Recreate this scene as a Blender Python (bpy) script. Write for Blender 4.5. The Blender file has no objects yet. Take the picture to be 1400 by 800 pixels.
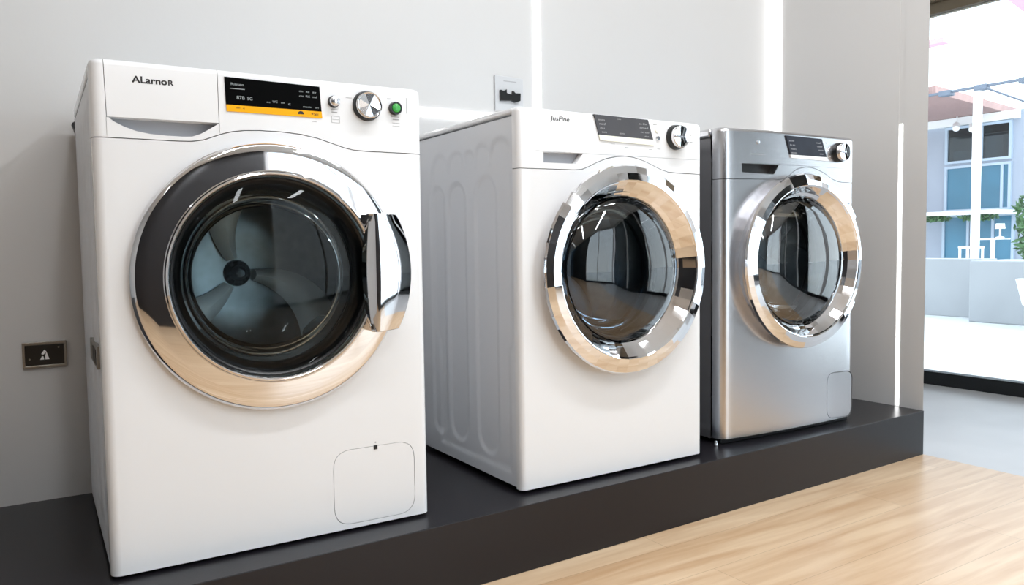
import bpy, bmesh, math, random
from mathutils import Vector, Matrix
random.seed(7)
S = bpy.context.scene
C = S.collection
PI = math.pi

# ------------------------------------------------------------------ materials
def lin(c):
    f = lambda v: v/12.92 if v <= .04045 else ((v+.055)/1.055)**2.4
    return tuple(f(v/255.) for v in c) + (1,)

def mat(name, rgb, metal=0, rough=.5, coat=0, emis=0, bump=0, bscale=200, vary=0, vscale=3, aniso=0, spec=.5, stretch=None):
    m = bpy.data.materials.new(name); m.use_nodes = True
    nt = m.node_tree; b = nt.nodes['Principled BSDF']
    b.inputs['Base Color'].default_value = lin(rgb)
    b.inputs['Metallic'].default_value = metal
    b.inputs['Roughness'].default_value = rough
    b.inputs['Specular IOR Level'].default_value = spec
    if coat:
        b.inputs['Coat Weight'].default_value = coat
        b.inputs['Coat Roughness'].default_value = .05
    if aniso: b.inputs['Anisotropic'].default_value = aniso
    if emis:
        b.inputs['Emission Color'].default_value = lin(rgb)
        b.inputs['Emission Strength'].default_value = emis
    if bump or vary:
        tc = nt.nodes.new('ShaderNodeTexCoord')
        src = tc.outputs['Object']
        if stretch:
            mp = nt.nodes.new('ShaderNodeMapping'); mp.inputs['Scale'].default_value = stretch
            nt.links.new(src, mp.inputs['Vector']); src = mp.outputs['Vector']
    if bump:
        n = nt.nodes.new('ShaderNodeTexNoise'); n.inputs['Scale'].default_value = bscale
        nt.links.new(src, n.inputs['Vector'])
        bp = nt.nodes.new('ShaderNodeBump'); bp.inputs['Strength'].default_value = bump
        bp.inputs['Distance'].default_value = .002
        nt.links.new(n.outputs['Fac'], bp.inputs['Height']); nt.links.new(bp.outputs['Normal'], b.inputs['Normal'])
    if vary:
        n = nt.nodes.new('ShaderNodeTexNoise'); n.inputs['Scale'].default_value = vscale
        nt.links.new(src, n.inputs['Vector'])
        r = nt.nodes.new('ShaderNodeValToRGB')
        c = lin(rgb)
        r.color_ramp.elements[0].position = .3; r.color_ramp.elements[1].position = .7
        r.color_ramp.elements[0].color = tuple(x*(1-vary) for x in c[:3])+(1,)
        r.color_ramp.elements[1].color = tuple(min(1, x*(1+vary)) for x in c[:3])+(1,)
        nt.links.new(n.outputs['Fac'], r.inputs['Fac']); nt.links.new(r.outputs['Color'], b.inputs['Base Color'])
    return m

def clear_glass(name, tint=(235, 245, 245), ior=1.5, extra=0.0, rough=0.0):
    m = bpy.data.materials.new(name); m.use_nodes = True
    nt = m.node_tree; nt.nodes.clear()
    o = nt.nodes.new('ShaderNodeOutputMaterial'); mx = nt.nodes.new('ShaderNodeMixShader')
    t = nt.nodes.new('ShaderNodeBsdfTransparent'); t.inputs['Color'].default_value = lin(tint)
    g = nt.nodes.new('ShaderNodeBsdfGlossy'); g.inputs['Roughness'].default_value = rough
    fr = nt.nodes.new('ShaderNodeFresnel'); fr.inputs['IOR'].default_value = ior
    ad = nt.nodes.new('ShaderNodeMath'); ad.operation = 'ADD'; ad.use_clamp = True; ad.inputs[1].default_value = extra
    nt.links.new(fr.outputs[0], ad.inputs[0]); nt.links.new(ad.outputs[0], mx.inputs[0])
    nt.links.new(t.outputs[0], mx.inputs[1]); nt.links.new(g.outputs[0], mx.inputs[2]); nt.links.new(mx.outputs[0], o.inputs[0])
    return m

def emitter(name, rgb, strength):
    m = bpy.data.materials.new(name); m.use_nodes = True
    nt = m.node_tree; nt.nodes.clear()
    o = nt.nodes.new('ShaderNodeOutputMaterial'); e = nt.nodes.new('ShaderNodeEmission')
    e.inputs[0].default_value = lin(rgb); e.inputs[1].default_value = strength
    nt.links.new(e.outputs[0], o.inputs[0])
    return m

def wood_floor():
    m = bpy.data.materials.new('oak planks'); m.use_nodes = True
    nt = m.node_tree; b = nt.nodes['Principled BSDF']
    tc = nt.nodes.new('ShaderNodeTexCoord')
    br = nt.nodes.new('ShaderNodeTexBrick')
    br.inputs['Scale'].default_value = 1; br.inputs['Brick Width'].default_value = 1.1
    br.inputs['Row Height'].default_value = .14; br.inputs['Mortar Size'].default_value = .0008
    br.inputs['Mortar Smooth'].default_value = .3; br.offset = .37
    br.inputs['Color1'].default_value = lin((228, 201, 168)); br.inputs['Color2'].default_value = lin((217, 187, 152))
    br.inputs['Mortar'].default_value = lin((190, 162, 130))
    nt.links.new(tc.outputs['Object'], br.inputs['Vector'])
    mp = nt.nodes.new('ShaderNodeMapping'); mp.inputs['Scale'].default_value = (1.2, 14, 1)
    nt.links.new(tc.outputs['Object'], mp.inputs['Vector'])
    n = nt.nodes.new('ShaderNodeTexNoise'); n.inputs['Scale'].default_value = 2.2; n.inputs['Detail'].default_value = 6
    n.inputs['Distortion'].default_value = .6
    nt.links.new(mp.outputs[0], n.inputs['Vector'])
    r = nt.nodes.new('ShaderNodeValToRGB'); r.color_ramp.elements[0].position = .3; r.color_ramp.elements[1].position = .7
    r.color_ramp.elements[0].color = lin((214, 190, 165)); r.color_ramp.elements[1].color = (1, 1, 1, 1)
    nt.links.new(n.outputs['Fac'], r.inputs['Fac'])
    mx = nt.nodes.new('ShaderNodeMixRGB'); mx.blend_type = 'MULTIPLY'; mx.inputs[0].default_value = .7
    nt.links.new(br.outputs['Color'], mx.inputs[1]); nt.links.new(r.outputs['Color'], mx.inputs[2])
    nt.links.new(mx.outputs[0], b.inputs['Base Color'])
    b.inputs['Roughness'].default_value = .32
    return m

M = {}
M['enamel'] = mat('white enamel', (238, 238, 239), rough=.22, coat=.3, bump=.02, bscale=60)
M['plastic'] = mat('white plastic', (240, 240, 241), rough=.28, coat=.15, bump=.02, bscale=300)
M['side_white'] = mat('white painted steel side', (222, 224, 228), rough=.35, bump=.03, bscale=250)
M['chrome'] = mat('polished chrome', (238, 238, 240), metal=1, rough=.035)
M['chrome2'] = mat('satin chrome', (225, 226, 230), metal=1, rough=.22)
def spun_metal():
    m = mat('spun chrome', (240, 240, 243), metal=1, rough=.16, aniso=.5)
    nt = m.node_tree; tg = nt.nodes.new('ShaderNodeTangent'); tg.direction_type = 'RADIAL'; tg.axis = 'Y'
    nt.links.new(tg.outputs[0], nt.nodes['Principled BSDF'].inputs['Tangent']); return m
M['spun'] = spun_metal()
M['steel'] = mat('brushed stainless steel', (214, 214, 217), metal=1, rough=.27, bump=.05, bscale=6, stretch=(4, 4, 300), vary=.04, vscale=5)
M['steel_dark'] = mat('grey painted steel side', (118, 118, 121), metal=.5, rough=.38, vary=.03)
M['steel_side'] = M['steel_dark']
M['drum'] = mat('perforated drum steel', (150, 155, 158), metal=.85, rough=.3, vary=.1, vscale=40)
M['paddle'] = mat('drum paddle', (190, 196, 198), metal=.6, rough=.25)
M['hub'] = mat('dark hub', (60, 62, 66), metal=.9, rough=.2)
M['rubber'] = mat('black rubber gasket', (20, 21, 23), rough=.35, vary=.1)
M['grey_rubber'] = mat('grey rubber gasket', (60, 62, 65), rough=.35, vary=.1)
M['black'] = mat('black plastic', (14, 14, 15), rough=.3, vary=.05)
M['black_gloss'] = mat('black display glass', (3, 3, 3), rough=.4, spec=.04, vary=.05)
M['grey_gloss'] = mat('grey display glass', (84, 84, 88), rough=.3, spec=.3, vary=.06, vscale=20)
M['blue_gloss'] = mat('dark blue display glass', (38, 42, 54), rough=.3, spec=.3, vary=.25, vscale=14)
M['orange'] = mat('orange strip', (250, 178, 12), rough=.5, vary=.03, spec=.2)
M['cream'] = mat('cream strip', (248, 247, 232), rough=.4, vary=.02)
M['white_strip'] = mat('white strip', (250, 250, 250), rough=.3, vary=.01)
M['ink'] = mat('dark printed ink', (38, 34, 36), rough=.6, vary=.05)
M['ink_light'] = mat('pale printed legend', (176, 176, 178), rough=.6, vary=.05)
M['legend_lit'] = mat('lit legend', (150, 156, 158), rough=.5, emis=.25)
M['green'] = mat('green button plastic', (58, 172, 70), rough=.3, coat=.4, vary=.08, vscale=60)
M['shaded_recess'] = mat('shaded recess plastic', (170, 172, 178), rough=.4, vary=.03)  # white plastic greyed so the recess shade sits in its colour
M['wall'] = mat('matt off-white wall', (213, 212, 211), rough=.42, bump=.05, bscale=120, vary=.012, vscale=1.5)
M['ceil'] = mat('white ceiling', (238, 238, 238), rough=.8, vary=.02)
M['greyleft'] = mat('mid grey wall', (200, 200, 200), rough=.6, vary=.03)
M['darkwall'] = mat('charcoal feature wall', (30, 29, 32), rough=.35, vary=.2, vscale=1.5)
M['platform'] = mat('charcoal satin platform', (27, 25, 29), rough=.3, bump=.04, bscale=400, vary=.05, spec=.4)
M['wood'] = wood_floor()
M['greyfloor'] = mat('pale grey screed', (186, 184, 184), rough=.3, vary=.06, vscale=4, bump=.05)
M['frame_black'] = mat('black aluminium frame', (18, 20, 22), rough=.4, metal=.3, vary=.05)
M['frame_white'] = mat('white aluminium frame', (235, 236, 238), rough=.4, vary=.03)
M['frame_far'] = mat('pale blue frame', (176, 190, 206), rough=.5, vary=.03)
M['header'] = mat('beige header panel', (128, 114, 94), rough=.6, vary=.05)
M['pane'] = clear_glass('window pane', (245, 250, 250))
M['doorglass'] = clear_glass('door glass', (228, 236, 238), 1.3, .0)
M['bowlglass'] = clear_glass('glass bowl', (238, 244, 246), 1.2, .0)
M['rib'] = mat('pressed rib', (250, 252, 253), metal=0, rough=.3, vary=.03)
M['doorglass_bright'] = clear_glass('door glass bright', (214, 224, 230), 1.5, .16)
M['doorglass_blue'] = clear_glass('door glass tinted', (176, 196, 212), 1.5, .07)
M['tint'] = clear_glass('tinted pane', (150, 165, 178))
M['led'] = emitter('led diffuser', (255, 255, 255), 4)
M['nickel'] = mat('brushed nickel', (150, 146, 140), metal=1, rough=.35, vary=.05)
M['paving'] = mat('pale terrace paving', (214, 214, 212), rough=.6, vary=.04, vscale=2)
M['parapet'] = mat('pale concrete parapet', (160, 161, 164), rough=.7, vary=.05, vscale=3)
M['facade'] = mat('blue grey render', (164, 170, 183), rough=.7, vary=.03)
M['winglass'] = mat('teal window glass', (70, 122, 148), rough=.15, vary=.25, vscale=.8, spec=.3)
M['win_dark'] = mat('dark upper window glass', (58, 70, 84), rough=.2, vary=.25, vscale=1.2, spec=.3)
M['soffit'] = mat('brown timber soffit', (170, 136, 130), rough=.6, vary=.12, vscale=6, stretch=(1, 8, 1))
M['leaf'] = mat('green leaves', (72, 110, 62), rough=.5, vary=.3, vscale=20)
M['white_paint'] = mat('white painted metal', (240, 240, 240), rough=.45, vary=.02)
M['grey_metal'] = mat('grey steel node', (110, 118, 132), rough=.4, metal=.3, vary=.05)
M['red_metal'] = mat('dusty pink painted beam', (226, 170, 190), rough=.5, vary=.05)

# ------------------------------------------------------------------ mesh helpers
class MB:
    def __init__(s): s.v = []; s.f = []
    def add(s, vs, fs):
        n = len(s.v); s.v += [tuple(v) for v in vs]; s.f += [tuple(i+n for i in f) for f in fs]; return s
    def box(s, x0, x1, y0, y1, z0, z1):
        vs = [(x, y, z) for z in (z0, z1) for y in (y0, y1) for x in (x0, x1)]
        return s.add(vs, [(0, 2, 3, 1), (4, 5, 7, 6), (0, 1, 5, 4), (2, 6, 7, 3), (0, 4, 6, 2), (1, 3, 7, 5)])
    def prism_xz(s, poly, y0, y1):           # polygon in x,z extruded along y
        n = len(poly)
        vs = [(x, y0, z) for x, z in poly] + [(x, y1, z) for x, z in poly]
        fs = [tuple(range(n)), tuple(range(2*n-1, n-1, -1))]
        fs += [(i, i+n, (i+1) % n+n, (i+1) % n) for i in range(n)]
        return s.add(vs, fs)
    def prism_xy(s, poly, z0, z1):
        n = len(poly)
        vs = [(x, y, z0) for x, y in poly] + [(x, y, z1) for x, y in poly]
        fs = [tuple(range(n-1, -1, -1)), tuple(range(n, 2*n))]
        fs += [(i, (i+1) % n, (i+1) % n+n, i+n) for i in range(n)]
        return s.add(vs, fs)
    def lathe(s, prof, c, seg=96, closed=False):   # profile (r, y) about an axis parallel to y through (cx, cz)
        n = len(prof); vs = []
        for k in range(seg):
            a = 2*PI*k/seg
            for r, y in prof: vs.append((c[0]+r*math.cos(a), y, c[1]+r*math.sin(a)))
        fs = []
        m = n if closed else n-1
        for k in range(seg):
            q = (k+1) % seg
            for i in range(m):
                j = (i+1) % n
                fs.append((k*n+i, q*n+i, q*n+j, k*n+j))
        return s.add(vs, fs)
    def lathe_z(s, prof, c, seg=24):               # profile (r, z) about a vertical axis
        n = len(prof); vs = []
        for k in range(seg):
            a = 2*PI*k/seg
            for r, z in prof: vs.append((c[0]+r*math.cos(a), c[1]+r*math.sin(a), z))
        fs = []
        for k in range(seg):
            q = (k+1) % seg
            for i in range(n-1): fs.append((k*n+i, q*n+i, q*n+i+1, k*n+i+1))
        return s.add(vs, fs)
    def tube(s, pts, r, seg=10):
        pts = [Vector(p) for p in pts]; rings = []
        for i, p in enumerate(pts):
            d = (pts[min(i+1, len(pts)-1)]-pts[max(i-1, 0)]).normalized()
            a = Vector((0, 0, 1)) if abs(d.z) < .9 else Vector((1, 0, 0))
            u = d.cross(a).normalized(); w = d.cross(u)
            rings.append([p+(u*math.cos(t)+w*math.sin(t))*r for t in [2*PI*k/seg for k in range(seg)]])
        vs = [q for R in rings for q in R]; fs = []
        for i in range(len(rings)-1):
            for k in range(seg):
                fs.append((i*seg+k, i*seg+(k+1) % seg, (i+1)*seg+(k+1) % seg, (i+1)*seg+k))
        fs.append(tuple(range(seg))[::-1]); fs.append(tuple((len(rings)-1)*seg+k for k in range(seg)))
        return s.add(vs, fs)
    def mesh(s, name):
        me = bpy.data.meshes.new(name); me.from_pydata(s.v, [], s.f)
        bm = bmesh.new(); bm.from_mesh(me)
        bmesh.ops.remove_doubles(bm, verts=bm.verts, dist=1e-6)
        bmesh.ops.recalc_face_normals(bm, faces=bm.faces)
        bm.to_mesh(me); bm.free(); return me

def link(name, me, m, parent=None, smooth=35, bevel=0, seg=2):
    o = bpy.data.objects.new(name, me); C.objects.link(o)
    if m: me.materials.clear(); me.materials.append(m)
    if parent: o.parent = parent
    if smooth:
        me.polygons.foreach_set('use_smooth', [True]*len(me.polygons)); me.set_sharp_from_angle(angle=math.radians(smooth))
    if bevel:
        b = o.modifiers.new('bevel', 'BEVEL'); b.width = bevel; b.segments = seg; b.limit_method = 'ANGLE'; b.angle_limit = math.radians(40)
    return o
def obj(name, mb, m, parent=None, **k): return link(name, mb.mesh(name), m, parent, **k)

def boolean(a, b, op):                       # meshes in, mesh out
    oa = bpy.data.objects.new('a', a); ob = bpy.data.objects.new('b', b)
    C.objects.link(oa); C.objects.link(ob)
    md = oa.modifiers.new('b', 'BOOLEAN'); md.object = ob; md.operation = op; md.solver = 'EXACT'
    dg = bpy.context.evaluated_depsgraph_get(); dg.update()
    me = bpy.data.meshes.new_from_object(oa.evaluated_get(dg))
    bpy.data.objects.remove(oa); bpy.data.objects.remove(ob)
    return me
cut = lambda a, b: boolean(a, b, 'DIFFERENCE')
inter = lambda a, b: boolean(a, b, 'INTERSECT')

def text_mesh(body, size, x, y, z, shear=0, width=None, bold=0):
    cu = bpy.data.curves.new('t', 'FONT'); cu.body = body; cu.size = size; cu.extrude = .0002; cu.offset = bold; cu.shear = shear
    o = bpy.data.objects.new('t', cu); C.objects.link(o)
    dg = bpy.context.evaluated_depsgraph_get(); dg.update()
    me = bpy.data.meshes.new_from_object(o.evaluated_get(dg))
    bpy.data.objects.remove(o)
    xs = [v.co.x for v in me.vertices]; k = 1
    if width: k = width/(max(xs)-min(xs))
    for v in me.vertices:
        a, b, c = v.co; v.co = (x+(a-min(xs))*k, y-c, z+b)
    return me
def join_meshes(ms, name):
    bm = bmesh.new()
    for m in ms: bm.from_mesh(m)
    me = bpy.data.meshes.new(name); bm.to_mesh(me); bm.free(); return me

def thing(name, label, cat, loc=(0, 0, 0), rz=0, group=None):
    o = bpy.data.objects.new(name, None); C.objects.link(o); o.location = loc; o.rotation_euler = (0, 0, rz)
    return tag(o, label, cat, group)
def tag(o, label, cat, group=None):
    o['label'] = label; o['category'] = cat
    if group: o['group'] = group
    return o
def struct(o): o['kind'] = 'structure'; return o
def ss(a, b, x):
    t = max(0, min(1, (x-a)/(b-a))); return t*t*(3-2*t)

# ------------------------------------------------------------------ camera
cam = bpy.data.cameras.new('camera'); co = bpy.data.objects.new('camera', cam); C.objects.link(co)
cam.sensor_width = 36; cam.sensor_fit = 'HORIZONTAL'; cam.lens = 1067.48/1400*36
cam.clip_start = .05; cam.clip_end = 200
yaw, pitch, roll = .5641, -.0595, -.0141
fw = Vector((math.sin(yaw)*math.cos(pitch), math.cos(yaw)*math.cos(pitch), math.sin(pitch)))
rt = Vector((math.cos(yaw), -math.sin(yaw), 0)); up = rt.cross(fw)
R_ = rt*math.cos(roll)+up*math.sin(roll); U_ = -rt*math.sin(roll)+up*math.cos(roll)
mw = Matrix((R_, U_, -fw)).transposed().to_4x4(); mw.translation = Vector((-.1086, -1.4123, .5414))
co.matrix_world = mw; S.camera = co

# ------------------------------------------------------------------ room shell
FZ = -.1415
WY = .56            # back wall
XR = 2.31           # return wall
GX = 3.52           # glazed side
struct(obj('floor', MB().box(-2.6, XR, -4.3, .75, FZ-.05, FZ), M['wood'], smooth=0))
struct(obj('floor', MB().box(XR, GX+.06, -4.3, 1.6, FZ-.05, FZ), M['greyfloor'], smooth=0))
CH = 2.45
struct(obj('ceiling', MB().box(-2.7, GX+.06, -4.4, 1.7, CH, CH+.1), M['ceil'], smooth=0))
struct(obj('wall_back', MB().box(-2.6, XR, WY, WY+.14, FZ, CH), M['wall'], smooth=0))
# return wall: a slab whose free end is chamfered, with a shallow shadow groove down its face
rw = MB().prism_xy([(XR, -.03), (XR+.14, .062), (XR+.14, 1.6), (XR, 1.6)], FZ, CH).mesh('wall_return')
rw = cut(rw, MB().box(XR-.01, XR+.0012, .047, .066, -.001, CH+.01).mesh('c'))
struct(link('wall_return', rw, M['wall'], smooth=0))
struct(obj('wall_left', MB().box(-2.7, -2.6, -4.4, .7, FZ, CH), M['greyleft'], smooth=0))
struct(obj('wall_end', MB().box(XR+.14, GX+.06, 1.6, 1.7, FZ, CH), M['wall'], smooth=0))
# wall behind the camera: charcoal feature wall, then shop window
struct(obj('wall_front', MB().box(-2.6, 1.25, -4.4, -4.3, FZ, CH), M['darkwall'], smooth=0))

def glazing(name, along, a0, a1, pos, z0, z1, posts, fw_=.05, frame='frame_white', rail='frame_black', header=None):
    e = thing(name, '', ''); del e['label']; del e['category']; e['kind'] = 'structure'
    def bx(mb, s0, s1, d0, d1, zz0, zz1):
        if along == 'y': mb.box(pos+d0, pos+d1, s0, s1, zz0, zz1)
        else: mb.box(s0, s1, pos+d0, pos+d1, zz0, zz1)
    m = MB(); bx(m, a0, a1, 0, .06, z0, z0+.062); obj('bottom_rail', m, M[rail], e, smooth=0, bevel=.003)
    m = MB(); bx(m, a0, a1, 0, .06, z1, z1+.05); obj('top_rail', m, M[header or frame], e, smooth=0)
    for p in posts:
        m = MB(); bx(m, p-fw_/2, p+fw_/2, 0, .06, z0+.062, z1); obj('mullion', m, M[frame], e, smooth=0)
    m = MB(); bx(m, a0, a1, .025, .033, z0+.062, z1); obj('pane', m, M['pane'], e, smooth=0)
    if z1+.05 < CH:
        m = MB(); bx(m, a0, a1, -.02, .08, z1+.05, CH); obj('header_panel', m, M[header or 'wall'], e, smooth=0)
    return e
glazing('window_1', 'y', -1.0, 1.6, GX, FZ, 1.585, [-.95], header='header')
glazing('window_2', 'y', -4.3, -1.0, GX, FZ, 2.3, [-4.25, -3.2, -2.1, -1.03])
glazing('window_3', 'x', 1.25, GX, -4.38, FZ, 2.3, [1.28, 2.3, 3.47])

# ------------------------------------------------------------------ LED strips
G = 'recessed light strips in the walls'
def strip(mb, label):
    o = obj('light_strip', mb, M['led'], smooth=0); return tag(o, label, 'light strip', G)
strip(MB().box(1.226, 1.252, WY-.003, WY, .905, CH-.02), 'vertical white light strip rising above the middle washing machine')
strip(MB().box(.30, 1.225, WY-.003, WY, .902, .926), 'horizontal white light strip low on the wall between the two white machines')
strip(MB().box(XR-.003, XR, .524, WY-.001, .30, CH-.02), 'vertical white light strip in the wall corner above the steel washing machine')
strip(MB().box(XR-.0005, XR+.003, .052, .0635, .002, .915), 'narrow white light strip standing on the platform right of the steel washing machine')

# ------------------------------------------------------------------ platform
pl = obj('display_platform', MB().prism_xy([(-2.59, -.089-.024*2.59), (XR-.002, -.0345), (XR-.002, WY-.001), (-2.59, WY-.001)], FZ, 0), M['platform'], smooth=0, bevel=.0015)
tag(pl, 'long low charcoal display platform carrying the three washing machines', 'platform')

# ------------------------------------------------------------------ wall plates
t = thing('sign_plate', 'small black plate with a white triangular symbol in a metal frame on the left wall', 'wall plate', (-.0665, WY, .3205))
fr = MB().box(-.0415, .0415, -.008, 0, -.028, .028).mesh('f'); fr = cut(fr, MB().box(-.0365, .0365, -.02, -.004, -.0225, .0215).mesh('c'))
link('frame', fr, M['nickel'], t, smooth=0, bevel=.0008)
obj('black_panel', MB().box(-.0363, .0363, -.0065, -.0038, -.0223, .0213), M['black'], t, smooth=0)
sy = MB()
for p in ([(-.0005, .011), (-.0065, .002), (-.003, .0), (.0015, .004), (.003, .007)],
          [(.003, .007), (.0085, -.0105), (.0005, -.0105), (.001, -.002)],
          [(-.009, -.0105), (-.0052, -.0025), (-.0025, -.004), (-.0015, -.0105)]):
    sy.prism_xz(p, -.0072, -.0063)
obj('triangle_symbol', sy, M['white_strip'], t, smooth=0)
for x, z in ((-.0285, -.0085), (.0265, .0145)):
    obj('screw', MB().lathe([(0, -.0078), (.0017, -.0076), (.0021, -.006), (.0021, -.0045)], (x, z), 16), M['nickel'], t)

t = thing('wall_socket', 'pale square wall socket plate with black plugs beside the tall light strip', 'wall socket', (1.135, WY, .988))
pm = MB().prism_xz([(-.048, -.052), (.05, -.052), (.05, .048), (-.048, .051)], -.007, 0)
obj('face_plate', pm, mat('pale plate plastic', (206, 207, 209), rough=.4, vary=.02), t, smooth=0, bevel=.002)
obj('label_line', MB().box(-.019, .025, -.0076, -.0069, .0345, .037), M['ink_light'], t, smooth=0)
obj('black_plugs', MB().prism_xz([(-.034, .008), (-.024, .005), (-.013, .011), (-.013, 0), (.007, -.004), (.009, .009), (.017, .002), (.035, .003), (.034, -.019), (.017, -.025), (.004, -.020), (-.034, -.023)], -.016, -.006), M['black'], t, smooth=0, bevel=.001)

# ------------------------------------------------------------------ washing machines
def rounded_slab(w, z0, z1, t, r, rt_, bow=0, yb=None, nx=24):
    """slab w wide whose front (y=0) has rounded vertical edges (r), a rounded top edge (rt_) and an optional bow"""
    def outline(s):
        pts = [(w-s, t), (s, t)] if t > r else []
        rr = max(r-s*.5, .001)
        front = []
        for k in range(7):
            a = PI - k*PI/12
            front.append((s+rr+rr*math.cos(a), s+rr-rr*math.sin(a)))
        xs0, xs1 = s+rr, w-s-rr
        for k in range(1, nx): front.append((xs0+(xs1-xs0)*k/nx, s))
        for k in range(7):
            a = PI/2 - k*PI/12
            front.append((w-s-rr+rr*math.cos(a), s+rr-rr*math.sin(a)))
        out = []
        for x, y in front:
            q = 2*x/w-1
            out.append((x, y - bow*(1-q*q)))
        return out + pts
    layers = [(z0, 0)]
    for k in range(6):
        a = k*PI/10
        layers.append((z1-rt_+rt_*math.sin(a), rt_*(1-math.cos(a))))
    mb = MB(); rings = [outline(s) for z, s in layers]; n = len(rings[0]); vs = []
    for (z, s), rg in zip(layers, rings): vs += [(x, min(y, t), z) for x, y in rg]
    fs = [tuple(range(n-1, -1, -1)), tuple(range(n*(len(rings)-1), n*len(rings)))]
    for i in range(len(rings)-1):
        for k in range(n):
            fs.append((i*n+k, i*n+(k+1) % n, (i+1)*n+(k+1) % n, (i+1)*n+k))
    mb.add(vs, fs); return mb.mesh('slab')

def seg_sdf(y, z, yc, z0, z1, r):
    zz = max(z0+r, min(z1-r, z)); return math.hypot(y-yc, z-zz)-r
def side_height(y, z, D, H):
    k = D/.5
    outer = [(.365, .78, .042), (.28, .78, .040), (.215, .775, .026), (.155, .785, .034), (.075, .79, .045)]
    d = min([seg_sdf(y, z, a*k, .30, zt*H/.85, r*k) for a, zt, r in outer] + [max(abs(y-.215*k)-.17*k, abs(z-.385)-.345)])
    h = .0022*(1-ss(-.010, .008, d))
    for a, z0, z1, r in ((.385, .065, .70, .036), (.285, .065, .705, .044), (.145, .062, .71, .047)):
        d2 = seg_sdf(y, z, a*k, z0, z1*H/.85, r*k)
        h += .0032*(1-ss(-.009, .008, d2))
    return h
def side_grid(mb, x, sgn, y0, D, z0, z1, H, ny=110, nz=190):
    vs = []
    for j in range(nz+1):
        z = z0+(z1-z0)*j/nz
        for i in range(ny+1):
            y = y0+(D-y0)*i/ny
            vs.append((x+sgn*side_height(y, z, D, H), y, z))
    fs = [(j*(ny+1)+i, j*(ny+1)+i+1, (j+1)*(ny+1)+i+1, (j+1)*(ny+1)+i) for j in range(nz) for i in range(ny)]
    mb.add(vs, fs)

def arch_seam(pts, n=10):
    return pts
def elev(poly): return MB().prism_xz(poly, -.2, .3).mesh('e')

def disc_round(prof_in, c, seg=128): return MB().lathe(prof_in, c, seg)

def rounded_poly(pts, r, n=6):
    out = []; N = len(pts)
    for i in range(N):
        p = Vector(pts[i]); a = Vector(pts[i-1])-p; b = Vector(pts[(i+1) % N])-p
        rr = min(r, a.length*.48, b.length*.48)
        p0 = p+a.normalized()*rr; p1 = p+b.normalized()*rr
        for k in range(n+1):
            t = k/n; q = p0*(1-t)**2+p*2*t*(1-t)+p1*t*t
            out.append((q.x, q.y))
    return out
def inset_poly(pts, d):
    cx = sum(p[0] for p in pts)/len(pts); cz = sum(p[1] for p in pts)/len(pts)
    return [(cx+(x-cx)*(1-d/max(1e-6, math.hypot(x-cx, z-cz))), cz+(z-cz)*(1-d/max(1e-6, math.hypot(x-cx, z-cz)))) for x, z in pts]

def knob(parent, c, r, depth, y, name='program_knob', facets=True):
    """chrome dial with black skirt; the face is dished in segments"""
    k = obj(name, MB().lathe([(0, y-depth*.55), (r*1.06, y-depth*.55), (r*1.12, y-depth*.3), (r*1.15, y), (0, y)], c, 48), M['black'], parent)
    pr = [(0, y-depth*.86), (r*.3, y-depth*.9), (r*.86, y-depth*.97), (r*.95, y-depth), (r*1.0, y-depth*.93), (r, y-depth*.5)]
    if facets:
        mb = MB(); n = 1
        offs = [0, .0030, .0004, .0034, -.0004, .0026, .0008, .0036]
        P = lambda i: (c[0]+r*.88*math.cos(2*PI*i/8+.35), y-depth*.86-offs[i % 8], c[1]+r*.88*math.sin(2*PI*i/8+.35))
        for i in range(8):
            a, b_ = Vector(P(i)), Vector(P(i+1)); st = 5
            arc = []
            for q in range(st+1):
                t_ = q/st; v = a.lerp(b_, t_); d = Vector((v.x-c[0], 0, v.z-c[1])); d = d.normalized()*(r*.88-d.length)
                arc.append(tuple(v+d))
            mb.add([(c[0], y-depth*.95, c[1])]+arc, [tuple(range(st+2))])
        obj('knob_face', mb, M['spun'], k, smooth=0)
        obj('knob_rim', MB().lathe([(r*.86, y-depth*.82), (r*.88, y-depth*1.0), (r*.94, y-depth*1.04), (r, y-depth*.95), (r*1.02, y-depth*.5)], c, 48), M['chrome'], k)
    else:
        obj('knob_face', MB().lathe(pr, c, 48), M['chrome'], k)
        obj('knob_pointer', MB().box(c[0]-r*.85, c[0]+r*.2, y-depth*1.08, y-depth*.88, c[1]-r*.10, c[1]+r*.06), M['chrome2'], k, bevel=.001)
    return k

def legend(parent, boxes, y, m='ink_light', name='printed_legend'):
    for x, z, w, h in boxes: obj(name, MB().box(x-w/2, x+w/2, y-.0004, y+.001, z-h/2, z+h/2), M[m], parent, smooth=0)
def marks(name, ms, m, parent):
    for q in ms: link(name, q, m, parent, smooth=0)

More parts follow.
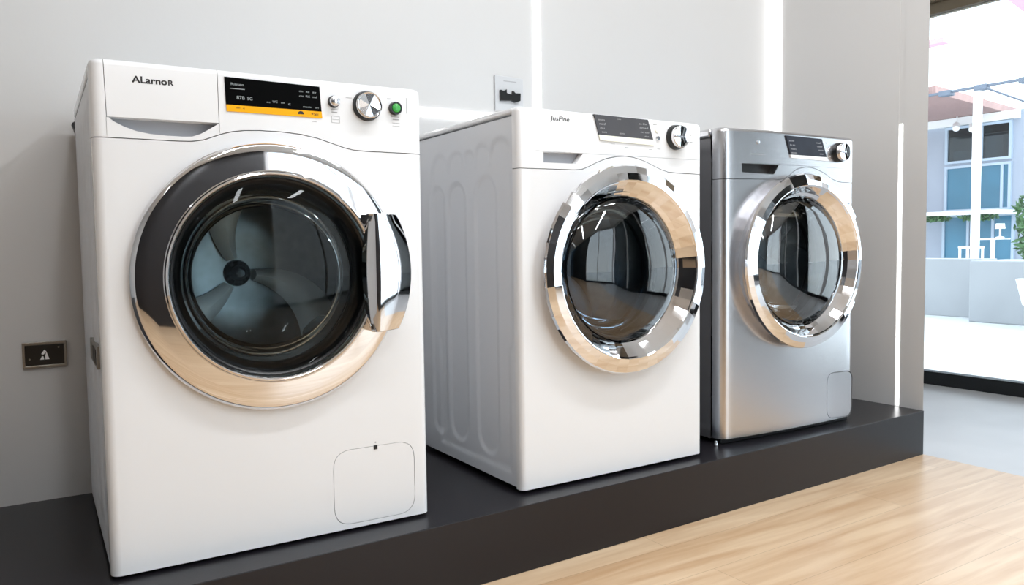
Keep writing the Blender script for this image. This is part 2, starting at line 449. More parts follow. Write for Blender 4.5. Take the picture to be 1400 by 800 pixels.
def drum_assembly(t, c, r, y0, gasket='rubber', seed=0, bowl=.09, nr=3):
    """gasket, drum with paddles and hub behind the door"""
    g = MB().lathe([(r+.012, y0), (r+.010, y0+.012), (r-.004, y0+.022), (r-.002, y0+.034), (r+.008, y0+.042), (r+.004, y0+.056), (r-.008, y0+.062), (r-.004, y0+.08), (r+.02, y0+.085), (r+.03, y0+.07), (r+.03, y0)], c, 96)
    obj('door_gasket', g, M[gasket], t)
    R = .238; yb = y0+.30
    d = MB().lathe([(r+.008, y0+.088), (R-.015, y0+.094), (R, y0+.11)] + [(R, y0+.11+.02*k) for k in range(1, 8)] + [(R, yb-.03), (R-.02, yb-.005), (R*.7, yb), (R*.5, yb-.012), (R*.32, yb-.006), (0, yb-.004)], c, 96)
    dm = obj('drum', d, M['drum'], t)
    hb = MB().lathe([(0, yb-.045), (.008, yb-.044), (.013, yb-.038), (.018, yb-.018), (.026, yb-.013), (.029, yb-.003)], c, 40)
    obj('drum_hub', hb, M['hub'], dm)
    for k in range(3):
        a = 2*PI*k/3+seed
        mb = MB(); P = lambda rr, aa, yy: (c[0]+rr*math.cos(aa), yy, c[1]+rr*math.sin(aa))
        vs = []; n = 8
        for i in range(n+1):
            y = y0+.12+(yb-.03-y0-.12)*i/n
            hgt = .075*math.sin(PI*(.12+.76*i/n))
            tw = .12*math.sin(2*PI*i/n)
            for w, hh in ((-.16, 0), (-.10, .6), (-.03, 1), (.03, 1), (.10, .6), (.16, 0)):
                vs.append(P(R-hgt*hh, a+w+tw, y))
        fs = [(i*6+j, i*6+j+1, i*6+6+j+1, i*6+6+j) for i in range(n) for j in range(5)]
        mb.add(vs, fs); obj('drum_paddle', mb, M['paddle'], dm, smooth=60)
    # three broad pressed ribs radiate over the drum's back plate
    for k in range(nr):
        a = 2*PI*k/nr+seed+.55
        mb = MB(); vs = []; n = 10
        for i in range(n+1):
            rr = .032+(R-.03-.032)*i/n; hw = .012+.048*(i/n)**1.1; a_ = a-.5*(i/n)**1.5
            for q, hh in ((-1, 0), (-.6, .020), (0, .030), (.6, .020), (1, 0)):
                ca, sa = math.cos(a_), math.sin(a_)
                vs.append((c[0]+rr*ca-q*hw*sa, yb-.014-hh, c[1]+rr*sa+q*hw*ca))
        fs = [(i*5+j, i*5+j+1, i*5+5+j+1, i*5+5+j) for i in range(n) for j in range(4)]
        mb.add(vs, fs); obj('back_rib', mb, M['rib'], dm, smooth=60)

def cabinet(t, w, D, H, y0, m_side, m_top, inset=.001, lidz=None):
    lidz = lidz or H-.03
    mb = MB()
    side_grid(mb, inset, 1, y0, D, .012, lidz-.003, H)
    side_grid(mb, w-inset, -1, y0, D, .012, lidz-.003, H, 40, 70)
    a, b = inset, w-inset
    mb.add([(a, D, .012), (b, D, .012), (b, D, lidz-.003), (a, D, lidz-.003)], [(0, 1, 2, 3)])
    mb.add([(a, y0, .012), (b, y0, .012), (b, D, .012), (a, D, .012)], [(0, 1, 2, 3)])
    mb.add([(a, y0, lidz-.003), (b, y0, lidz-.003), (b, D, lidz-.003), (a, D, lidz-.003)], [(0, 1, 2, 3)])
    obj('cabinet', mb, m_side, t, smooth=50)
    obj('top_panel', MB().box(0, w, y0+.001, D+.004, lidz, H-.001), m_top, t, bevel=.006, seg=3)
    obj('lid_gap_shade', MB().box(inset-.0004, w-inset+.0004, y0+.001, D, lidz-.0028, lidz-.0002), M['grey_rubber'], t, smooth=0)  # dark strip standing in for the shaded gap below the lid
    for x in (.05, w-.05):
        for y in (.07, D-.05):
            obj('foot', MB().lathe_z([(0, 0), (.02, 0), (.022, .004), (.014, .006), (.012, .013), (0, .013)], (x, y), 20), M['black'], t)

MG = 'washing machines on the display platform'
# ---------- machine 1
W, H, D = .5753, .85, .515
t1 = thing('washing_machine', 'large white washing machine with orange-striped black display and chrome grab handle, nearest the camera', 'washing machine', (0, 0, 0), -.0155, MG)
cabinet(t1, W, D, H, .034, M['side_white'], M['enamel'], lidz=.826)
slab = rounded_slab(W, .006, H, .033, .016, .010)
seam = [(-.1, .7242), (.13, .7243), (.150, .7252), (.168, .7285), (.1965, .7400), (.215, .7455), (.235, .7487), (.262, .7505), (.300, .7505), (.335, .7482), (.365, .7430), (.395, .7345), (.4175, .7280), (.435, .7250), (.46, .7242), (.7, .7242)]
g = .0008
low = inter(slab, elev([(-.1, -.1)]+[(x, z-g) for x, z in seam]+[(.7, -.1)]))
up_ = inter(slab, elev([(x, z+g) for x, z in seam]+[(.7, 1.1), (-.1, 1.1)]))
c1 = (.2805, .4925)
low = cut(low, MB().lathe([(0, -.1), (.190, -.1), (.190, .2), (0, .2)], c1, 96).mesh('c'))
flap = rounded_poly([(.3775, .0165), (.5400, .0135), (.5430, .130), (.5190, .1585), (.4060, .1585), (.3775, .1500)], .030)
flap = rounded_poly([(.3772, .0145), (.5440, .0135), (.5440, .1590), (.3772, .1590)], .036)
low = cut(low, MB().prism_xz(flap, -.05, .005).mesh('c'))
low = cut(low, MB().box(.4585, .4665, -.05, .008, .1515, .160).mesh('c'))
link('front_panel', low, M['enamel'], t1)
sf = obj('service_flap', MB().prism_xz(inset_poly(flap, .0011), .0002, .0048), M['enamel'], t1, bevel=.0004)
obj('flap_latch', MB().box(.4588, .4662, -.001, .006, .1518, .1585), M['black'], sf, smooth=0)
obj('latch_dot', MB().lathe([(0, -.0006), (.0016, -.0005), (.0016, .0004)], (.4627, .1655), 12), M['ink_light'], sf)
# detergent drawer front and its crescent finger recess
dr = [(.0225, .7565), (.1935, .7580), (.1925, 1.0), (.0185, 1.0)]
gap = [(.0215, .7555), (.1945, .7570), (.1938, 1.0), (.0175, 1.0)]
drawer = inter(slab, elev([(.0228, .7575), (.1937, .7588), (.1930, 1.0), (.0188, 1.0)]))
up_ = cut(up_, MB().prism_xz([(.0218, .7565), (.1947, .7578), (.1940, 1.0), (.0178, 1.0)], -.05, .012).mesh('c'))
cres = [(.0232, .7580), (.0330, .7500), (.0480, .7425), (.0650, .7368), (.085, .7335), (.11, .7322), (.135, .7322), (.1500, .7330), (.1640, .7385), (.1790, .7480), (.1940, .7580)]
up_ = cut(up_, MB().prism_xz(cres, -.05, .024).mesh('c'))
for x0, x1, z0, z1 in ((.0212, .0220, .70, .757), (.1944, .1952, .70, .757)):
    up_ = cut(up_, MB().box(x0, x1, -.01, .002, z0, z1).mesh('c'))
link('control_panel', up_, M['plastic'], t1)
d_ = link('detergent_drawer', drawer, M['plastic'], t1)
obj('finger_recess', MB().prism_xz([(x, z+.0002) for x, z in cres], .0225, .0238), M['shaded_recess'], d_, smooth=0)
bl_ = []
for dx, dz in ((0, 0), (.0005, 0), (.0005, .0004), (0, .0004)):
    bl_ += [text_mesh('ALarno', .0150, .0612+dx, -.0001-dx*.1-dz*.05, .8150+dz, 0, .0525, .0002), text_mesh('R', .0118, .1158+dx, -.0001-dx*.1-dz*.05, .8150+dz, 0, .0078, .0001)]
link('brand_lettering', join_meshes(bl_, 'brand'), M['ink'], t1, smooth=0)
ds = obj('display_screen', MB().prism_xz([(.2065, .7910), (.3740, .7914), (.3711, .8362), (.2052, .8382)], -.0015, .002), M['black_gloss'], t1, smooth=0)
obj('orange_strip', MB().prism_xz([(.2073, .7799), (.3749, .7797), (.3740, .7915), (.2066, .7911)], -.0017, .002), M['orange'], ds, smooth=0)
ym = -.0016
tx = [text_mesh('Rinsen', .0062, .2155, ym, .8248, 0, .0215), text_mesh('87B', .0085, .2245, ym, .8015, 0, .0135), text_mesh('SG', .0075, .2425, ym, .8015, 0, .0085)]
tx += [text_mesh('oc', .0045, .2755, ym, .7995, 0, .006), text_mesh('WC', .006, .2855, ym, .8005, 0, .009), text_mesh('on', .0045, .3005, ym, .8005, 0, .006), text_mesh('c', .007, .3135, ym, .7985, 0, .004)]
for k, x in enumerate((.3335, .3455, .358)):
    tx += [text_mesh(('on', 'xc', 'av')[k], .0052, x, ym, .8235, 0, .0068), text_mesh(('cm', 'RS', 'mad')[k], .0052, x, ym, .8150, 0, .0075)]
tx += [text_mesh('mode', .0045, .3400, ym, .7965, 0, .0150), text_mesh('on', .0045, .3615, ym, .7965, 0, .007)]
tx += [MB().box(.214, .2385, ym-.0002, ym+.0002, .8185, .8196).mesh('b')]
marks('display_legend', tx, M['legend_lit'], ds)
sx = [MB().prism_xz([(.3355+.0055*math.cos(a*PI/8), .7842+.0055*math.sin(a*PI/8)) for a in range(9)], -.0021, -.001).mesh('s'), text_mesh('+SE', .0065, .3545, -.0019, .7838, 0, .0135),
      text_mesh('on', .004, .2235, -.0019, .7855, 0, .006), text_mesh('c', .004, .2345, -.0019, .7855, 0, .003)]
marks('strip_symbol', sx, M['ink'], ds)
b1 = obj('option_button', MB().lathe([(0, -.006), (.0102, -.006), (.0112, 0), (0, .001)], (.3975, .8115), 32), M['black'], t1)
obj('button_cap', MB().lathe([(0, -.0120), (.0060, -.0118), (.0088, -.0100), (.0096, -.006)], (.3975, .8115), 32), M['chrome2'], b1)
knob(t1, (.4618, .8087), .0245, .016, .0)
b2 = obj('start_button', MB().lathe([(0, -.004), (.0092, -.004), (.0095, -.0090), (.0118, -.0090), (.0128, 0), (0, .001)], (.5185, .8085), 40), M['black'], t1)
obj('button_cap', MB().lathe([(0, -.0104), (.0055, -.0102), (.0082, -.0092), (.0092, -.006)], (.5185, .8085), 40), M['green'], b2)
legend(t1, [(.3985, .7975, .012, .0011), (.3985, .7925, .011, .0016), (.4005, .7855, .0155, .0007), (.4005, .7735, .0155, .0007), (.3930, .7795, .0007, .012), (.4080, .7795, .0007, .012), (.4005, .7795, .013, .0006),
            (.4270, .8215, .012, .0008), (.5075, .8265, .008, .001), (.5190, .7930, .016, .0011), (.5205, .7880, .013, .0015), (.5205, .7810, .015, .0007), (.5205, .7755, .015, .0007), (.5430, .8160, .0008, .030), (.3605, .7730, .008, .001)], 0)
# door
R1 = .2345
door = obj('door', disc_round([(R1-.004, .0005), (R1+.0015, -.004), (R1+.002, -.012), (R1-.002, -.0175), (R1-.0040, -.0192), (R1-.0060, -.0198), (R1-.025, -.0212), (.1875, -.0222), (.1850, -.0200), (.1845, .004)], c1, 192), M['chrome'], t1, smooth=28)
obj('inner_bezel', disc_round([(.1850, -.0205), (.1838, -.0248), (.1810, -.0265), (.1780, -.0240), (.1760, -.0165), (.1740, -.0080), (.1735, .004)], c1, 160), M['chrome'], door, smooth=40)
obj('bezel_lining', disc_round([(.1740, -.0090), (.1700, -.0060), (.1660, .002), (.1600, .008), (.1560, .012), (.1560, .030)], c1, 128), M['rubber'], door, smooth=50)
bowl = [(.1700, -.0055), (.160, -.0100), (.13, -.0150), (.09, -.0185), (.045, -.0200), (0, -.0205)]
obj('door_glass', disc_round(bowl, c1, 128), M['doorglass'], door, smooth=60)
obj('glass_bowl', disc_round([(.158, .012), (.148, .020), (.139, .050), (.132, .085), (.120, .100), (.10, .106), (.05, .110), (0, .111)], c1, 128), M['bowlglass'], door, smooth=50)
for k, a in enumerate((1.62, 1.22, 2.05, 3.3, 4.25, 4.62, 4.95, 5.5)):
    pass
# handle: a crescent plate outside the ring
arc = [(.4890+.0*k, 0) for k in range(0)]
hc = (.300, .4960); hr = .2262
outer = []
for k in range(15):
    a = math.radians(28.5-57*k/14)
    outer.append((hc[0]+hr*math.cos(a), hc[1]+hr*math.sin(a)))
n = 14
def hinner(k, off=0): z = .6060+(.3850-.6060)*k/n; q = 2*k/n-1; return (.4530-off*(1-q*q), z)
vs = []
for k in range(n+1):
    zi = hinner(k); xo, zo = outer[k]
    q = 2*k/n-1
    row = [(.4425+.004*abs(q)-.006*(1-q*q), -.018, zi[1]*.985+.49*.015), (.4450-.007*(1-q*q), -.040, zi[1]), (zi[0]-.0015, -.0525+.0022*q*q, zi[1]), (zi[0]+.002, -.0540+.0022*q*q, zi[1])]
    for f in (.25, .5, .75): row.append((zi[0]+(xo-zi[0])*f, -.0540+.0065*f-.0010*math.sin(PI*f)+.0022*q*q, zi[1]+(zo-zi[1])*f))
    row += [(xo-.002, -.0473+.0022*q*q, zo), (xo-.0003, -.0455+.0022*q*q, zo), (xo-.0015, -.028, zo), (xo-.014, -.020, zo)]
    vs += row
m_ = 11
fs = [(i*m_+j, i*m_+(j+1) % m_, (i+1)*m_+(j+1) % m_, (i+1)*m_+j) for i in range(n) for j in range(m_)]
fs += [tuple(range(m_)), tuple(n*m_+j for j in range(m_-1, -1, -1))]
obj('door_handle', MB().add(vs, fs), M['chrome'], door, smooth=30, bevel=.0012)
drum_assembly(t1, c1, .160, .012, seed=-.69, nr=3)
# details on the left flank: metal hinge plate, rear hose bracket
sp = obj('side_plate', MB().box(-.0004, .006, .12, .30, .336, .376), M['nickel'], t1, bevel=.001)
obj('plate_slots', MB().box(-.0010, .0, .14, .22, .342, .369), M['black'], sp, smooth=0)
obj('drain_hose', MB().tube([(.010, D+.006, .80), (.004, D+.020, .815), (.010, D+.030, .80), (.03, D+.028, .6), (.03, D+.028, .3), (.02, D+.026, .02)], .009), M['black'], t1)

# ---------- generic smaller machine (2 and 3)
def machine(name_label, loc, rz, W, H, D, yf, mf, mp, ms, mt, r, bow, seam, band, recess, recess_m, disp, strip_p, disp_m, strip_m, kn, kr, door_p, glass_m, gasket, seed, cap_gap=0):
    t = thing('washing_machine', name_label, 'washing machine', loc, rz, MG)
    cabinet(t, W, D, H, yf+cap_gap, M[ms], M[mt], lidz=.822, inset=.001 if not cap_gap else .004)
    slab = rounded_slab(W, .008 if not cap_gap else .016, H, yf, r, .012, bow)
    low = inter(slab, elev([(-.1, -.1)]+[(x, z-g) for x, z in seam]+[(.7, -.1)]))
    upm = inter(slab, elev([(x, z+g) for x, z in seam]+[(.7, 1.1), (-.1, 1.1)]))
    c, R, rim, rg, yo = door_p
    low = cut(low, MB().lathe([(0, -.1), (rg+.006, -.1), (rg+.006, .2), (0, .2)], c, 96).mesh('c'))
    # module line (thin groove)
    bl = []
    fy = lambda x: -bow*(1-(2*x/W-1)**2)
    upm = cut(upm, MB().prism_xz([(band[0][0], band[0][1]-.0005), (band[1][0], band[1][1]-.0005), (band[1][0], band[1][1]+.0005), (band[0][0], band[0][1]+.0005)], -.05, .002 if not bow else fy(.14)+.004).mesh('c'))
    upm = cut(upm, MB().prism_xz(recess, -.05, .026).mesh('c'))
    link('front_panel', low, M[mf], t); cp = link('control_panel', upm, M[mp], t)
    obj('drawer_recess', MB().prism_xz(recess, .018, .0255), M[recess_m], cp, smooth=0)
    dy = fy(sum(p[0] for p in disp)/4)
    dsp = obj('display_screen', MB().prism_xz(disp, dy-.003, dy+.004), M[disp_m], t, smooth=0)
    obj('display_strip', MB().prism_xz(strip_p, dy-.003, dy+.004), M[strip_m], dsp, smooth=0)
    knob(t, kn, kr, .024, fy(kn[0])+.001, facets=False)
    # door: bulging chrome ring, bevelled outward, then a funnel down to the glass
    prof = [(R-.030, yo+.036), (R-.022, yo+.022), (R-.010, yo+.008), (R-.001, yo-.001), (R+.001, yo-.005), (R-.002, yo-.0110), (R-.5*(R-rim), yo-.0165), (rim+.002, yo-.0200), (rim, yo-.018)]
    dr_ = obj('door', disc_round(prof, c, 46), M['chrome'], t, smooth=0)
    fu = [(rim, yo-.018), (rim-.003, yo-.0165), (rg+.012, yo+.004), (rg+.004, yo+.010), (rg, yo+.014), (rg-.002, yo+.026)]
    obj('inner_bezel', disc_round(fu, c, 46), M['chrome'], dr_, smooth=0)
    obj('bezel_lining', disc_round([(rg-.001, yo+.016), (rg-.007, yo+.020), (rg-.010, yo+.030), (rg-.012, yo+.045)], c, 96), M['rubber'], dr_)
    gp = [(rg-.001, yo+.012), (rg*.93, yo+.002), (rg*.78, yo-.008), (rg*.55, yo-.016), (rg*.3, yo-.020), (0, yo-.021)]
    obj('door_glass', disc_round(gp, c, 128), M[glass_m], dr_, smooth=60)
    obj('glass_bowl', disc_round([(rg-.008, yo+.032), (rg*.88, yo+.045), (rg*.80, yo+.075), (rg*.76, yo+.105), (rg*.66, yo+.122), (rg*.4, yo+.130), (0, yo+.132)], c, 128), M['bowlglass'], dr_, smooth=50)
    drum_assembly(t, c, rg-.010, yo+.045, gasket, seed)
    return t, dsp, cp, slab, fy

seam2 = [(-.1, .7052), (.150, .7085), (.170, .7100), (.190, .7175), (.215, .7285), (.24, .7375), (.27, .7435), (.2991, .7458), (.325, .7438), (.355, .7375), (.385, .7275), (.41, .7190), (.4324, .7142), (.46, .7132), (.7, .7115)]
t2, dsp, cp, _, _ = machine('medium white washing machine with grey display and deep chrome door funnel, standing in the middle',
    (.7973, -.0105, 0), -.0007, .5455, .8381, .50, .022, 'enamel', 'plastic', 'side_white', 'enamel', .012, 0, seam2,
    [(.0465, .7453), (.5341, .7477)], [(.0665, .7440), (.1753, .7462), (.1532, .7220), (.066, .7213)], 'shaded_recess',
    [(.2180, .7900), (.3816, .7880), (.3650, .8340), (.2038, .8347)], [(.2209, .7781), (.3862, .7747), (.3816, .7880), (.2180, .7900)], 'grey_gloss', 'cream',
    (.4560, .7985), .0265, ((.2830, .4830), .239, .203, .166, -.024), 'doorglass_blue', 'grey_rubber', 1.0)
link('brand_lettering', text_mesh('JusFine', .0135, .0850, -.0001, .8135, .15, .0520, .0001), M['ink'], t2, smooth=0)
ty = -.0031
marks('display_legend', [text_mesh('mon', .007, .2160, ty, .8215, 0, .018), text_mesh('mmf', .007, .2190, ty, .8125, 0, .018), text_mesh('nu', .007, .2215, ty, .8035, 0, .012), text_mesh('om', .006, .2260, ty, .7950, 0, .014),
     text_mesh('mm', .0075, .2780, ty, .7945, 0, .014), text_mesh('on', .004, .2720, ty, .8275, 0, .010), text_mesh('on Co', .006, .3360, ty, .8210, 0, .024), text_mesh('Smad', .006, .3390, ty, .8120, 0, .026), text_mesh('cc oo', .006, .3420, ty, .8020, 0, .026), text_mesh('ou', .006, .3550, ty, .7930, 0, .012)], M['ink_light'], dsp)
legend(t2, [(.302, .7655, .010, .0020), (.2600, .7720, .012, .0008), (.3750, .7655, .010, .001), (.402, .7680, .010, .0012), (.3900, .8250, .012, .0008), (.5050, .8060, .008, .0010), (.5080, .7900, .009, .0016), (.5120, .7760, .010, .0012), (.2300, .7835, .007, .0008), (.2850, .7825, .006, .0010), (.3710, .7795, .010, .0010)], -.0030 if False else -.0002)
bt = obj('option_button', MB().lathe([(0, -.004), (.0045, -.004), (.0060, -.001), (.0065, .001)], (.3985, .7930), 24), M['chrome2'], t2)
obj('option_button', MB().lathe([(0, -.0025), (.0050, -.002), (.0060, .001)], (.3955, .8110), 24), M['cream'], t2)

seam3 = [(-.1, .7080), (.200, .7130), (.222, .7150), (.245, .7255), (.265, .7385), (.285, .7465), (.310, .7505), (.335, .7505), (.360, .7465), (.385, .7400), (.41, .7300), (.435, .7200), (.4619, .7148), (.48, .7138), (.7, .7125)]
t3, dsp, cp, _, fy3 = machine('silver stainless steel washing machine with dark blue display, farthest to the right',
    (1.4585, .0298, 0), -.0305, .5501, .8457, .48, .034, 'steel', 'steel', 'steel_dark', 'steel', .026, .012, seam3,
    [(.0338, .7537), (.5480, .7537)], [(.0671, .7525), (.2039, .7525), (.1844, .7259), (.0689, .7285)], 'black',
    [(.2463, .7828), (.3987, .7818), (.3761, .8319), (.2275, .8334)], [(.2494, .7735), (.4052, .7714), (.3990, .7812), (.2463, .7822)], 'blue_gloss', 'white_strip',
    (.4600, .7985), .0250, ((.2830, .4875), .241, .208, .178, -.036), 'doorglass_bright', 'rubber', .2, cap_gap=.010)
dy = fy3(.31)-.0031
marks('display_legend', [text_mesh('ac mo', .0065, .2400, dy, .8180, 0, .020), text_mesh('in so', .0065, .2440, dy, .8070, 0, .020), text_mesh('nun', .0065, .2480, dy, .7960, 0, .020), text_mesh('ecom', .0065, .2500, dy, .7860, 0, .022),
     text_mesh('vacl', .0065, .3510, dy, .8180, 0, .020), text_mesh('cool', .0065, .3570, dy, .8080, 0, .020), text_mesh('mow', .0065, .3630, dy, .7980, 0, .020), text_mesh('ou', .0065, .3680, dy, .7880, 0, .014)], M['ink_light'], dsp)
legend(t3, [(.4020, .8230, .006, .003), (.4080, .8080, .006, .003), (.4130, .7960, .006, .003), (.4190, .7850, .006, .003)], fy3(.41)-.0005, 'ink_light')
legend(t3, [(.13, .7780, .060, .0008)], fy3(.13)-.0004, 'ink_light', 'drawer_line')
obj('logo_stud', MB().lathe([(0, fy3(.13)-.003), (.005, fy3(.13)-.002), (.006, fy3(.13)+.002)], (.125, .8100), 20), M['chrome2'], t3)
fl = rounded_poly([(.4180, .0240), (.5300, .0170), (.5330, .1560), (.4180, .1560)], .030)
fo = inset_poly(fl, -.0015)
y3 = fy3(.475)
sf3 = obj('service_flap', MB().prism_xz(inset_poly(fl, .001), y3-.002, y3+.006), M['steel'], t3, bevel=.0006)
fr = cut(MB().prism_xz(fo, y3-.0032, y3+.006).mesh('f'), MB().prism_xz(fl, y3-.02, y3+.02).mesh('g'))
link('flap_rim', fr, M['steel_dark'], sf3, smooth=30)
obj('toe_kick', MB().box(.012, .538, .012, .030, .001, .018), M['black'], t3, smooth=0)
for dx in (.004, -.014):
    obj('levelling_screw', MB().lathe_z([(0, 0), (.005, 0), (.0055, .004), (.004, .009), (0, .010)], (dx, .020+dx), 14), M['chrome'], t3)

# ------------------------------------------------------------------ outside, seen through the side glazing
struct(obj('terrace_paving', MB().box(GX+.06, 30, -14, 22, FZ-.06, FZ-.004), M['paving'], smooth=0))
struct(obj('street_paving', MB().box(-8, GX+.06, -14, -4.41, FZ-.06, FZ-.004), M['paving'], smooth=0))
pw = MB().box(6.95, 7.2, 2.12, 8, FZ-.004, .372)
tag(obj('parapet_wall', pw, M['parapet'], smooth=0, bevel=.006), 'low pale concrete terrace wall seen through the glazing, left stretch', 'wall')
tag(obj('planter_box', MB().box(6.6, 7.2, -1, 2.05, FZ-.004, .366), M['parapet'], smooth=0, bevel=.01), 'broad pale concrete planter block standing nearer on the terrace at the right edge', 'planter')
pb = MB().lathe_z([(0, .02), (.10, .02), (.13, .05), (.17, .22), (.175, .24), (.165, .24), (.155, .2), (0, .19)], (6.3, 1.36), 28).lathe_z([(0, FZ-.004), (.09, FZ-.004), (.10, .02), (0, .02)], (6.3, 1.36), 28)
tag(obj('terrace_pot', pb, M['white_paint']), 'white flower pot on the terrace at the right edge of the photo', 'pot')

b = thing('building', 'blue grey building with teal windows across the terrace', 'building', (16.3, 0, 0))
bw = MB().box(0, 5, 4, 12, FZ-.004, 3.03).mesh('w')
bw = cut(bw, MB().box(-1, 1.2, 6.33, 7.52, 2.15, 2.80).mesh('c'))
link('wall', bw, M['facade'], b, smooth=0)
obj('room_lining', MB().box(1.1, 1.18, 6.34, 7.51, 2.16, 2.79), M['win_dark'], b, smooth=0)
def pane(name, y0, y1, z0, z1, m, mull=()):
    f = MB().box(-.06, .01, y0-.05, y1+.05, z0-.05, z1+.05).mesh('f'); f = cut(f, MB().box(-.2, .2, y0, y1, z0, z1).mesh('c'))
    fo = link(name, f, M['frame_far'], b, smooth=0)
    obj('pane', MB().box(-.02, -.005, y0, y1, z0, z1), M[m], fo, smooth=0)
    for q in mull: obj('mullion', MB().box(-.05, -.021, q-.025, q+.025, z0, z1), M['frame_far'], fo, smooth=0)
K = 1.0
pane('window', 6.33, 7.52, 2.15, 2.80, 'tint', (6.85,))
pane('window', 6.33, 7.52, 1.16, 2.00, 'winglass', (6.9, 6.45))
pane('window', 7.10, 7.55, .0, 1.0, 'winglass')
pane('window', 6.25, 6.95, .0, 1.0, 'winglass', (6.6,))
obj('ledge', MB().box(-.9, 0, 6.1, 8.3, 1.02, 1.10), M['white_paint'], b, smooth=0)
obj('white_fascia', MB().box(-.12, 0, 6.15, 8.2, 2.86, 3.02), M['white_paint'], b, smooth=0)
obj('soffit', MB().prism_xy([(-3.1, 6.07), (3, 6.85), (3, 12), (-3.1, 12)], 3.03, 3.16), M['soffit'], b, smooth=0)
# shades behind the upper window
for y, z, r, h, lab in ((7.35, 2.17, .16, .19, 'low white drum shade in the upper window, left one'), (7.10, 2.17, .11, .36, 'grey drum shade in the upper window, behind the left shade'), (6.72, 2.17, .15, .42, 'tall cream drum shade in the upper window, right of the white post')):
    tag(obj('drum_shade', MB().lathe_z([(0, z), (r, z), (r, z+h), (r-.01, z+h), (0, z+h-.01)], (16.5+.25*(r < .15), y), 24), M['cream']), lab, 'shade', 'drum shades in the upper window')
for y, z, lab in ((7.24, 2.86, 'white spotlight under the roof, left of the post'), (6.92, 2.80, 'white spotlight under the roof, close to the post')):
    s_ = thing('spotlight', lab, 'spotlight', (16.05, y, z), 0, 'spotlights under the brown roof')
    obj('lamp_head', MB().tube([(0, 0, 0), (-.1, -.05, -.09)], .065, 16), M['white_paint'], s_)
    obj('stem', MB().tube([(0, 0, 0), (.02, 0, 3.03-z)], .012), M['white_paint'], s_)
# glass canopy grid
cn = thing('canopy_frame', 'white steel frame of a glass canopy with grey joints over the terrace', 'canopy', (13.15, 0, 3.0))
obj('beam', MB().box(-.03, .03, -2, 9, -.015, .02), M['grey_metal'], cn, smooth=0)
for y in (5.86, 5.29, 4.62): obj('joint', MB().box(-.07, .07, y-.10, y+.10, -.06, .03), M['grey_metal'], cn, smooth=0, bevel=.01)
obj('cross_beam', MB().tube([(0, 5.29, 0), (3.1, 5.78, 0)], .018, 8), M['grey_metal'], cn)
tag(obj('post', MB().box(13.10, 13.2, 5.30, 5.40, FZ-.004, 2.94), M['white_paint'], smooth=0), 'slim white post standing on the terrace in front of the blue windows', 'post')
tag(obj('roof_beam', MB().box(9.7, 9.85, 4.02, 6, 2.99, 3.05), M['red_metal'], smooth=0), 'short pinkish roof beam high at the wall edge', 'beam', )
tag(obj('roof_beam', MB().prism_xy([(8.2, 2.68), (12, 3.45), (12, 3.30), (8.2, 2.53)], 3.0, 3.12), M['red_metal'], smooth=0), 'long pinkish roof beam in the top right corner', 'beam')
# terrace table, chair, lamp
tb = thing('bistro_table', 'white pedestal table on the terrace', 'table', (11, 4.02, 0))
obj('tabletop', MB().lathe_z([(0, .535), (.20, .535), (.20, .555), (0, .56)], (0, 0), 28), M['white_paint'], tb)
obj('pedestal', MB().lathe_z([(0, FZ-.004), (.16, FZ-.004), (.16, FZ+.01), (.03, FZ+.03), (.03, .535), (0, .535)], (0, 0), 20), M['white_paint'], tb)
ch = thing('stool', 'small white stool left of the terrace table', 'stool', (11, 4.30, 0))
obj('seat', MB().box(-.12, .12, -.12, .12, .42, .45), M['white_paint'], ch, bevel=.01)
for x in (-.1, .1):
    for y in (-.1, .1): obj('leg', MB().box(x-.012, x+.012, y-.012, y+.012, FZ-.004, .42), M['white_paint'], ch, smooth=0)
lp = thing('table_lamp', 'small white lamp standing on the terrace table', 'lamp', (11, 3.93, .56))
obj('lamp_stem', MB().lathe_z([(0, 0), (.05, 0), (.05, .01), (.012, .02), (.012, .13), (0, .13)], (0, 0), 16), M['white_paint'], lp)
obj('lamp_shade', MB().lathe_z([(.03, .12), (.06, .12), (.05, .19), (0, .19)], (0, 0), 16), M['cream'], lp)

def leaves(n, cx, cy, cz, sx, sy, sz, size):
    mb = MB()
    for _ in range(n):
        while 1:
            p = Vector((random.uniform(-1, 1), random.uniform(-1, 1), random.uniform(-1, 1)))
            if p.length < 1: break
        o = Vector((cx+p.x*sx, cy+p.y*sy, cz+p.z*sz))
        a = Vector((random.gauss(0, 1), random.gauss(0, 1), random.gauss(0, .7))).normalized()*size*random.uniform(.6, 1.3)
        b_ = a.cross(Vector((random.gauss(0, 1), random.gauss(0, 1), random.gauss(0, 1)))).normalized()*size*.3
        nrm = a.cross(b_).normalized()*size*.06
        mb.add([o-a, o+b_+nrm, o+a, o-b_+nrm, o+nrm*2], [(0, 1, 4), (1, 2, 4), (2, 3, 4), (3, 0, 4)])
    return mb
p = thing('potted_shrub', 'bushy green shrub at the right edge behind the terrace wall', 'shrub', (11, 3.50, FZ))
obj('foliage', leaves(420, 0, 0, .85, .26, .24, .55, .08), M['leaf'], p, smooth=0)
obj('stem', MB().tube([(0, 0, 0), (.02, 0, .4), (0, .02, .8)], .02), M['soffit'], p)
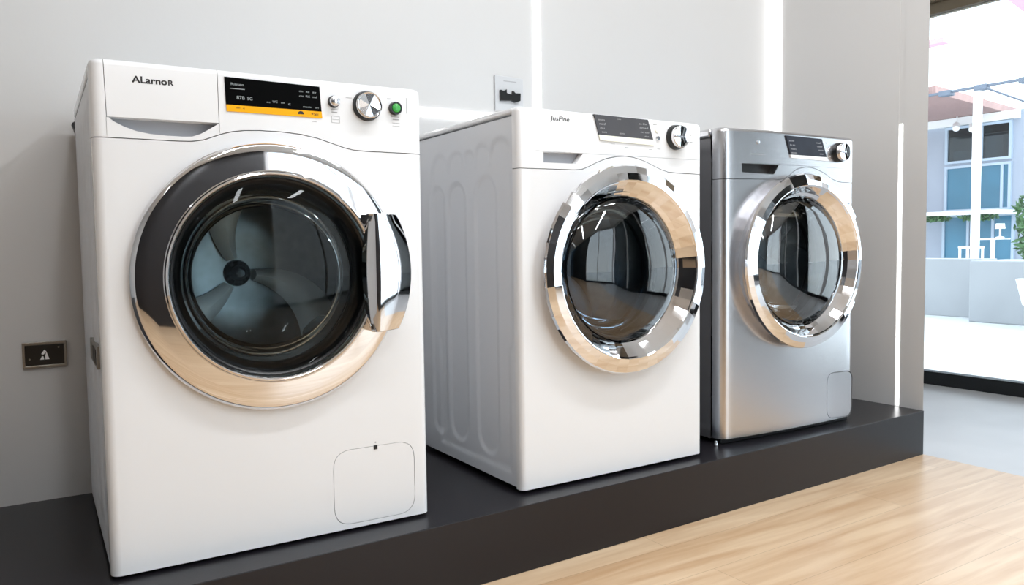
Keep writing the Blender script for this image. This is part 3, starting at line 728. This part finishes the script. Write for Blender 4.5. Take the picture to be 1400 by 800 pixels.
for (cy, wy, lab) in ((7.35, .35, 'green trailing plant under the white ledge, left of the post'), (6.50, .38, 'green trailing plant under the white ledge, right of the post')):
    tag(obj('trailing_plant', leaves(260, 15.5, cy, .97, .12, wy, .07, .06), M['leaf'], smooth=0), lab, 'plant', 'trailing plants under the ledge')

# ------------------------------------------------------------------ light
w = bpy.data.worlds.new('sky'); S.world = w; w.use_nodes = True
nt = w.node_tree; bg = nt.nodes['Background']
tc = nt.nodes.new('ShaderNodeTexCoord'); sp_ = nt.nodes.new('ShaderNodeSeparateXYZ'); rp = nt.nodes.new('ShaderNodeValToRGB')
nt.links.new(tc.outputs['Generated'], sp_.inputs[0]); nt.links.new(sp_.outputs[2], rp.inputs[0])
rp.color_ramp.elements[0].position = 0; rp.color_ramp.elements[0].color = lin((244, 248, 255))
rp.color_ramp.elements[1].position = .6; rp.color_ramp.elements[1].color = lin((226, 238, 255))
nt.links.new(rp.outputs[0], bg.inputs[0]); bg.inputs[1].default_value = 3.0

def area(name, loc, sx, sy, power, col=(1, 1, 1), rot=(0, 0, 0)):
    l = bpy.data.lights.new(name, 'AREA'); l.shape = 'RECTANGLE'; l.size = sx; l.size_y = sy; l.energy = power; l.color = col
    o = bpy.data.objects.new(name, l); C.objects.link(o); o.location = loc; o.rotation_euler = rot; return o
for x, y, p in ((-1.3, -2.6, 3), (.2, -2.6, 22), (1.7, -2.6, 30)): area('unseen_ceiling_light', (x, y, CH-.02), .12, 2.2, p, (.93, .965, 1))
for x, p in ((.5, 11), (1.55, 21)): area('unseen_ceiling_light', (x, -.85, CH-.02), 1.1, .10, p, (.93, .965, 1))  # unseen lamps; the right one is added to brighten the return wall
sun = bpy.data.lights.new('sun', 'SUN'); sun.energy = 3.0; sun.angle = math.radians(3)
so = bpy.data.objects.new('sun', sun); C.objects.link(so); so.rotation_euler = (math.radians(25), math.radians(38), 0)

vs_ = S.view_settings; vs_.view_transform = 'Standard'; vs_.look = 'None'; vs_.gamma = 1; vs_.use_curve_mapping = False; vs_.exposure = .16
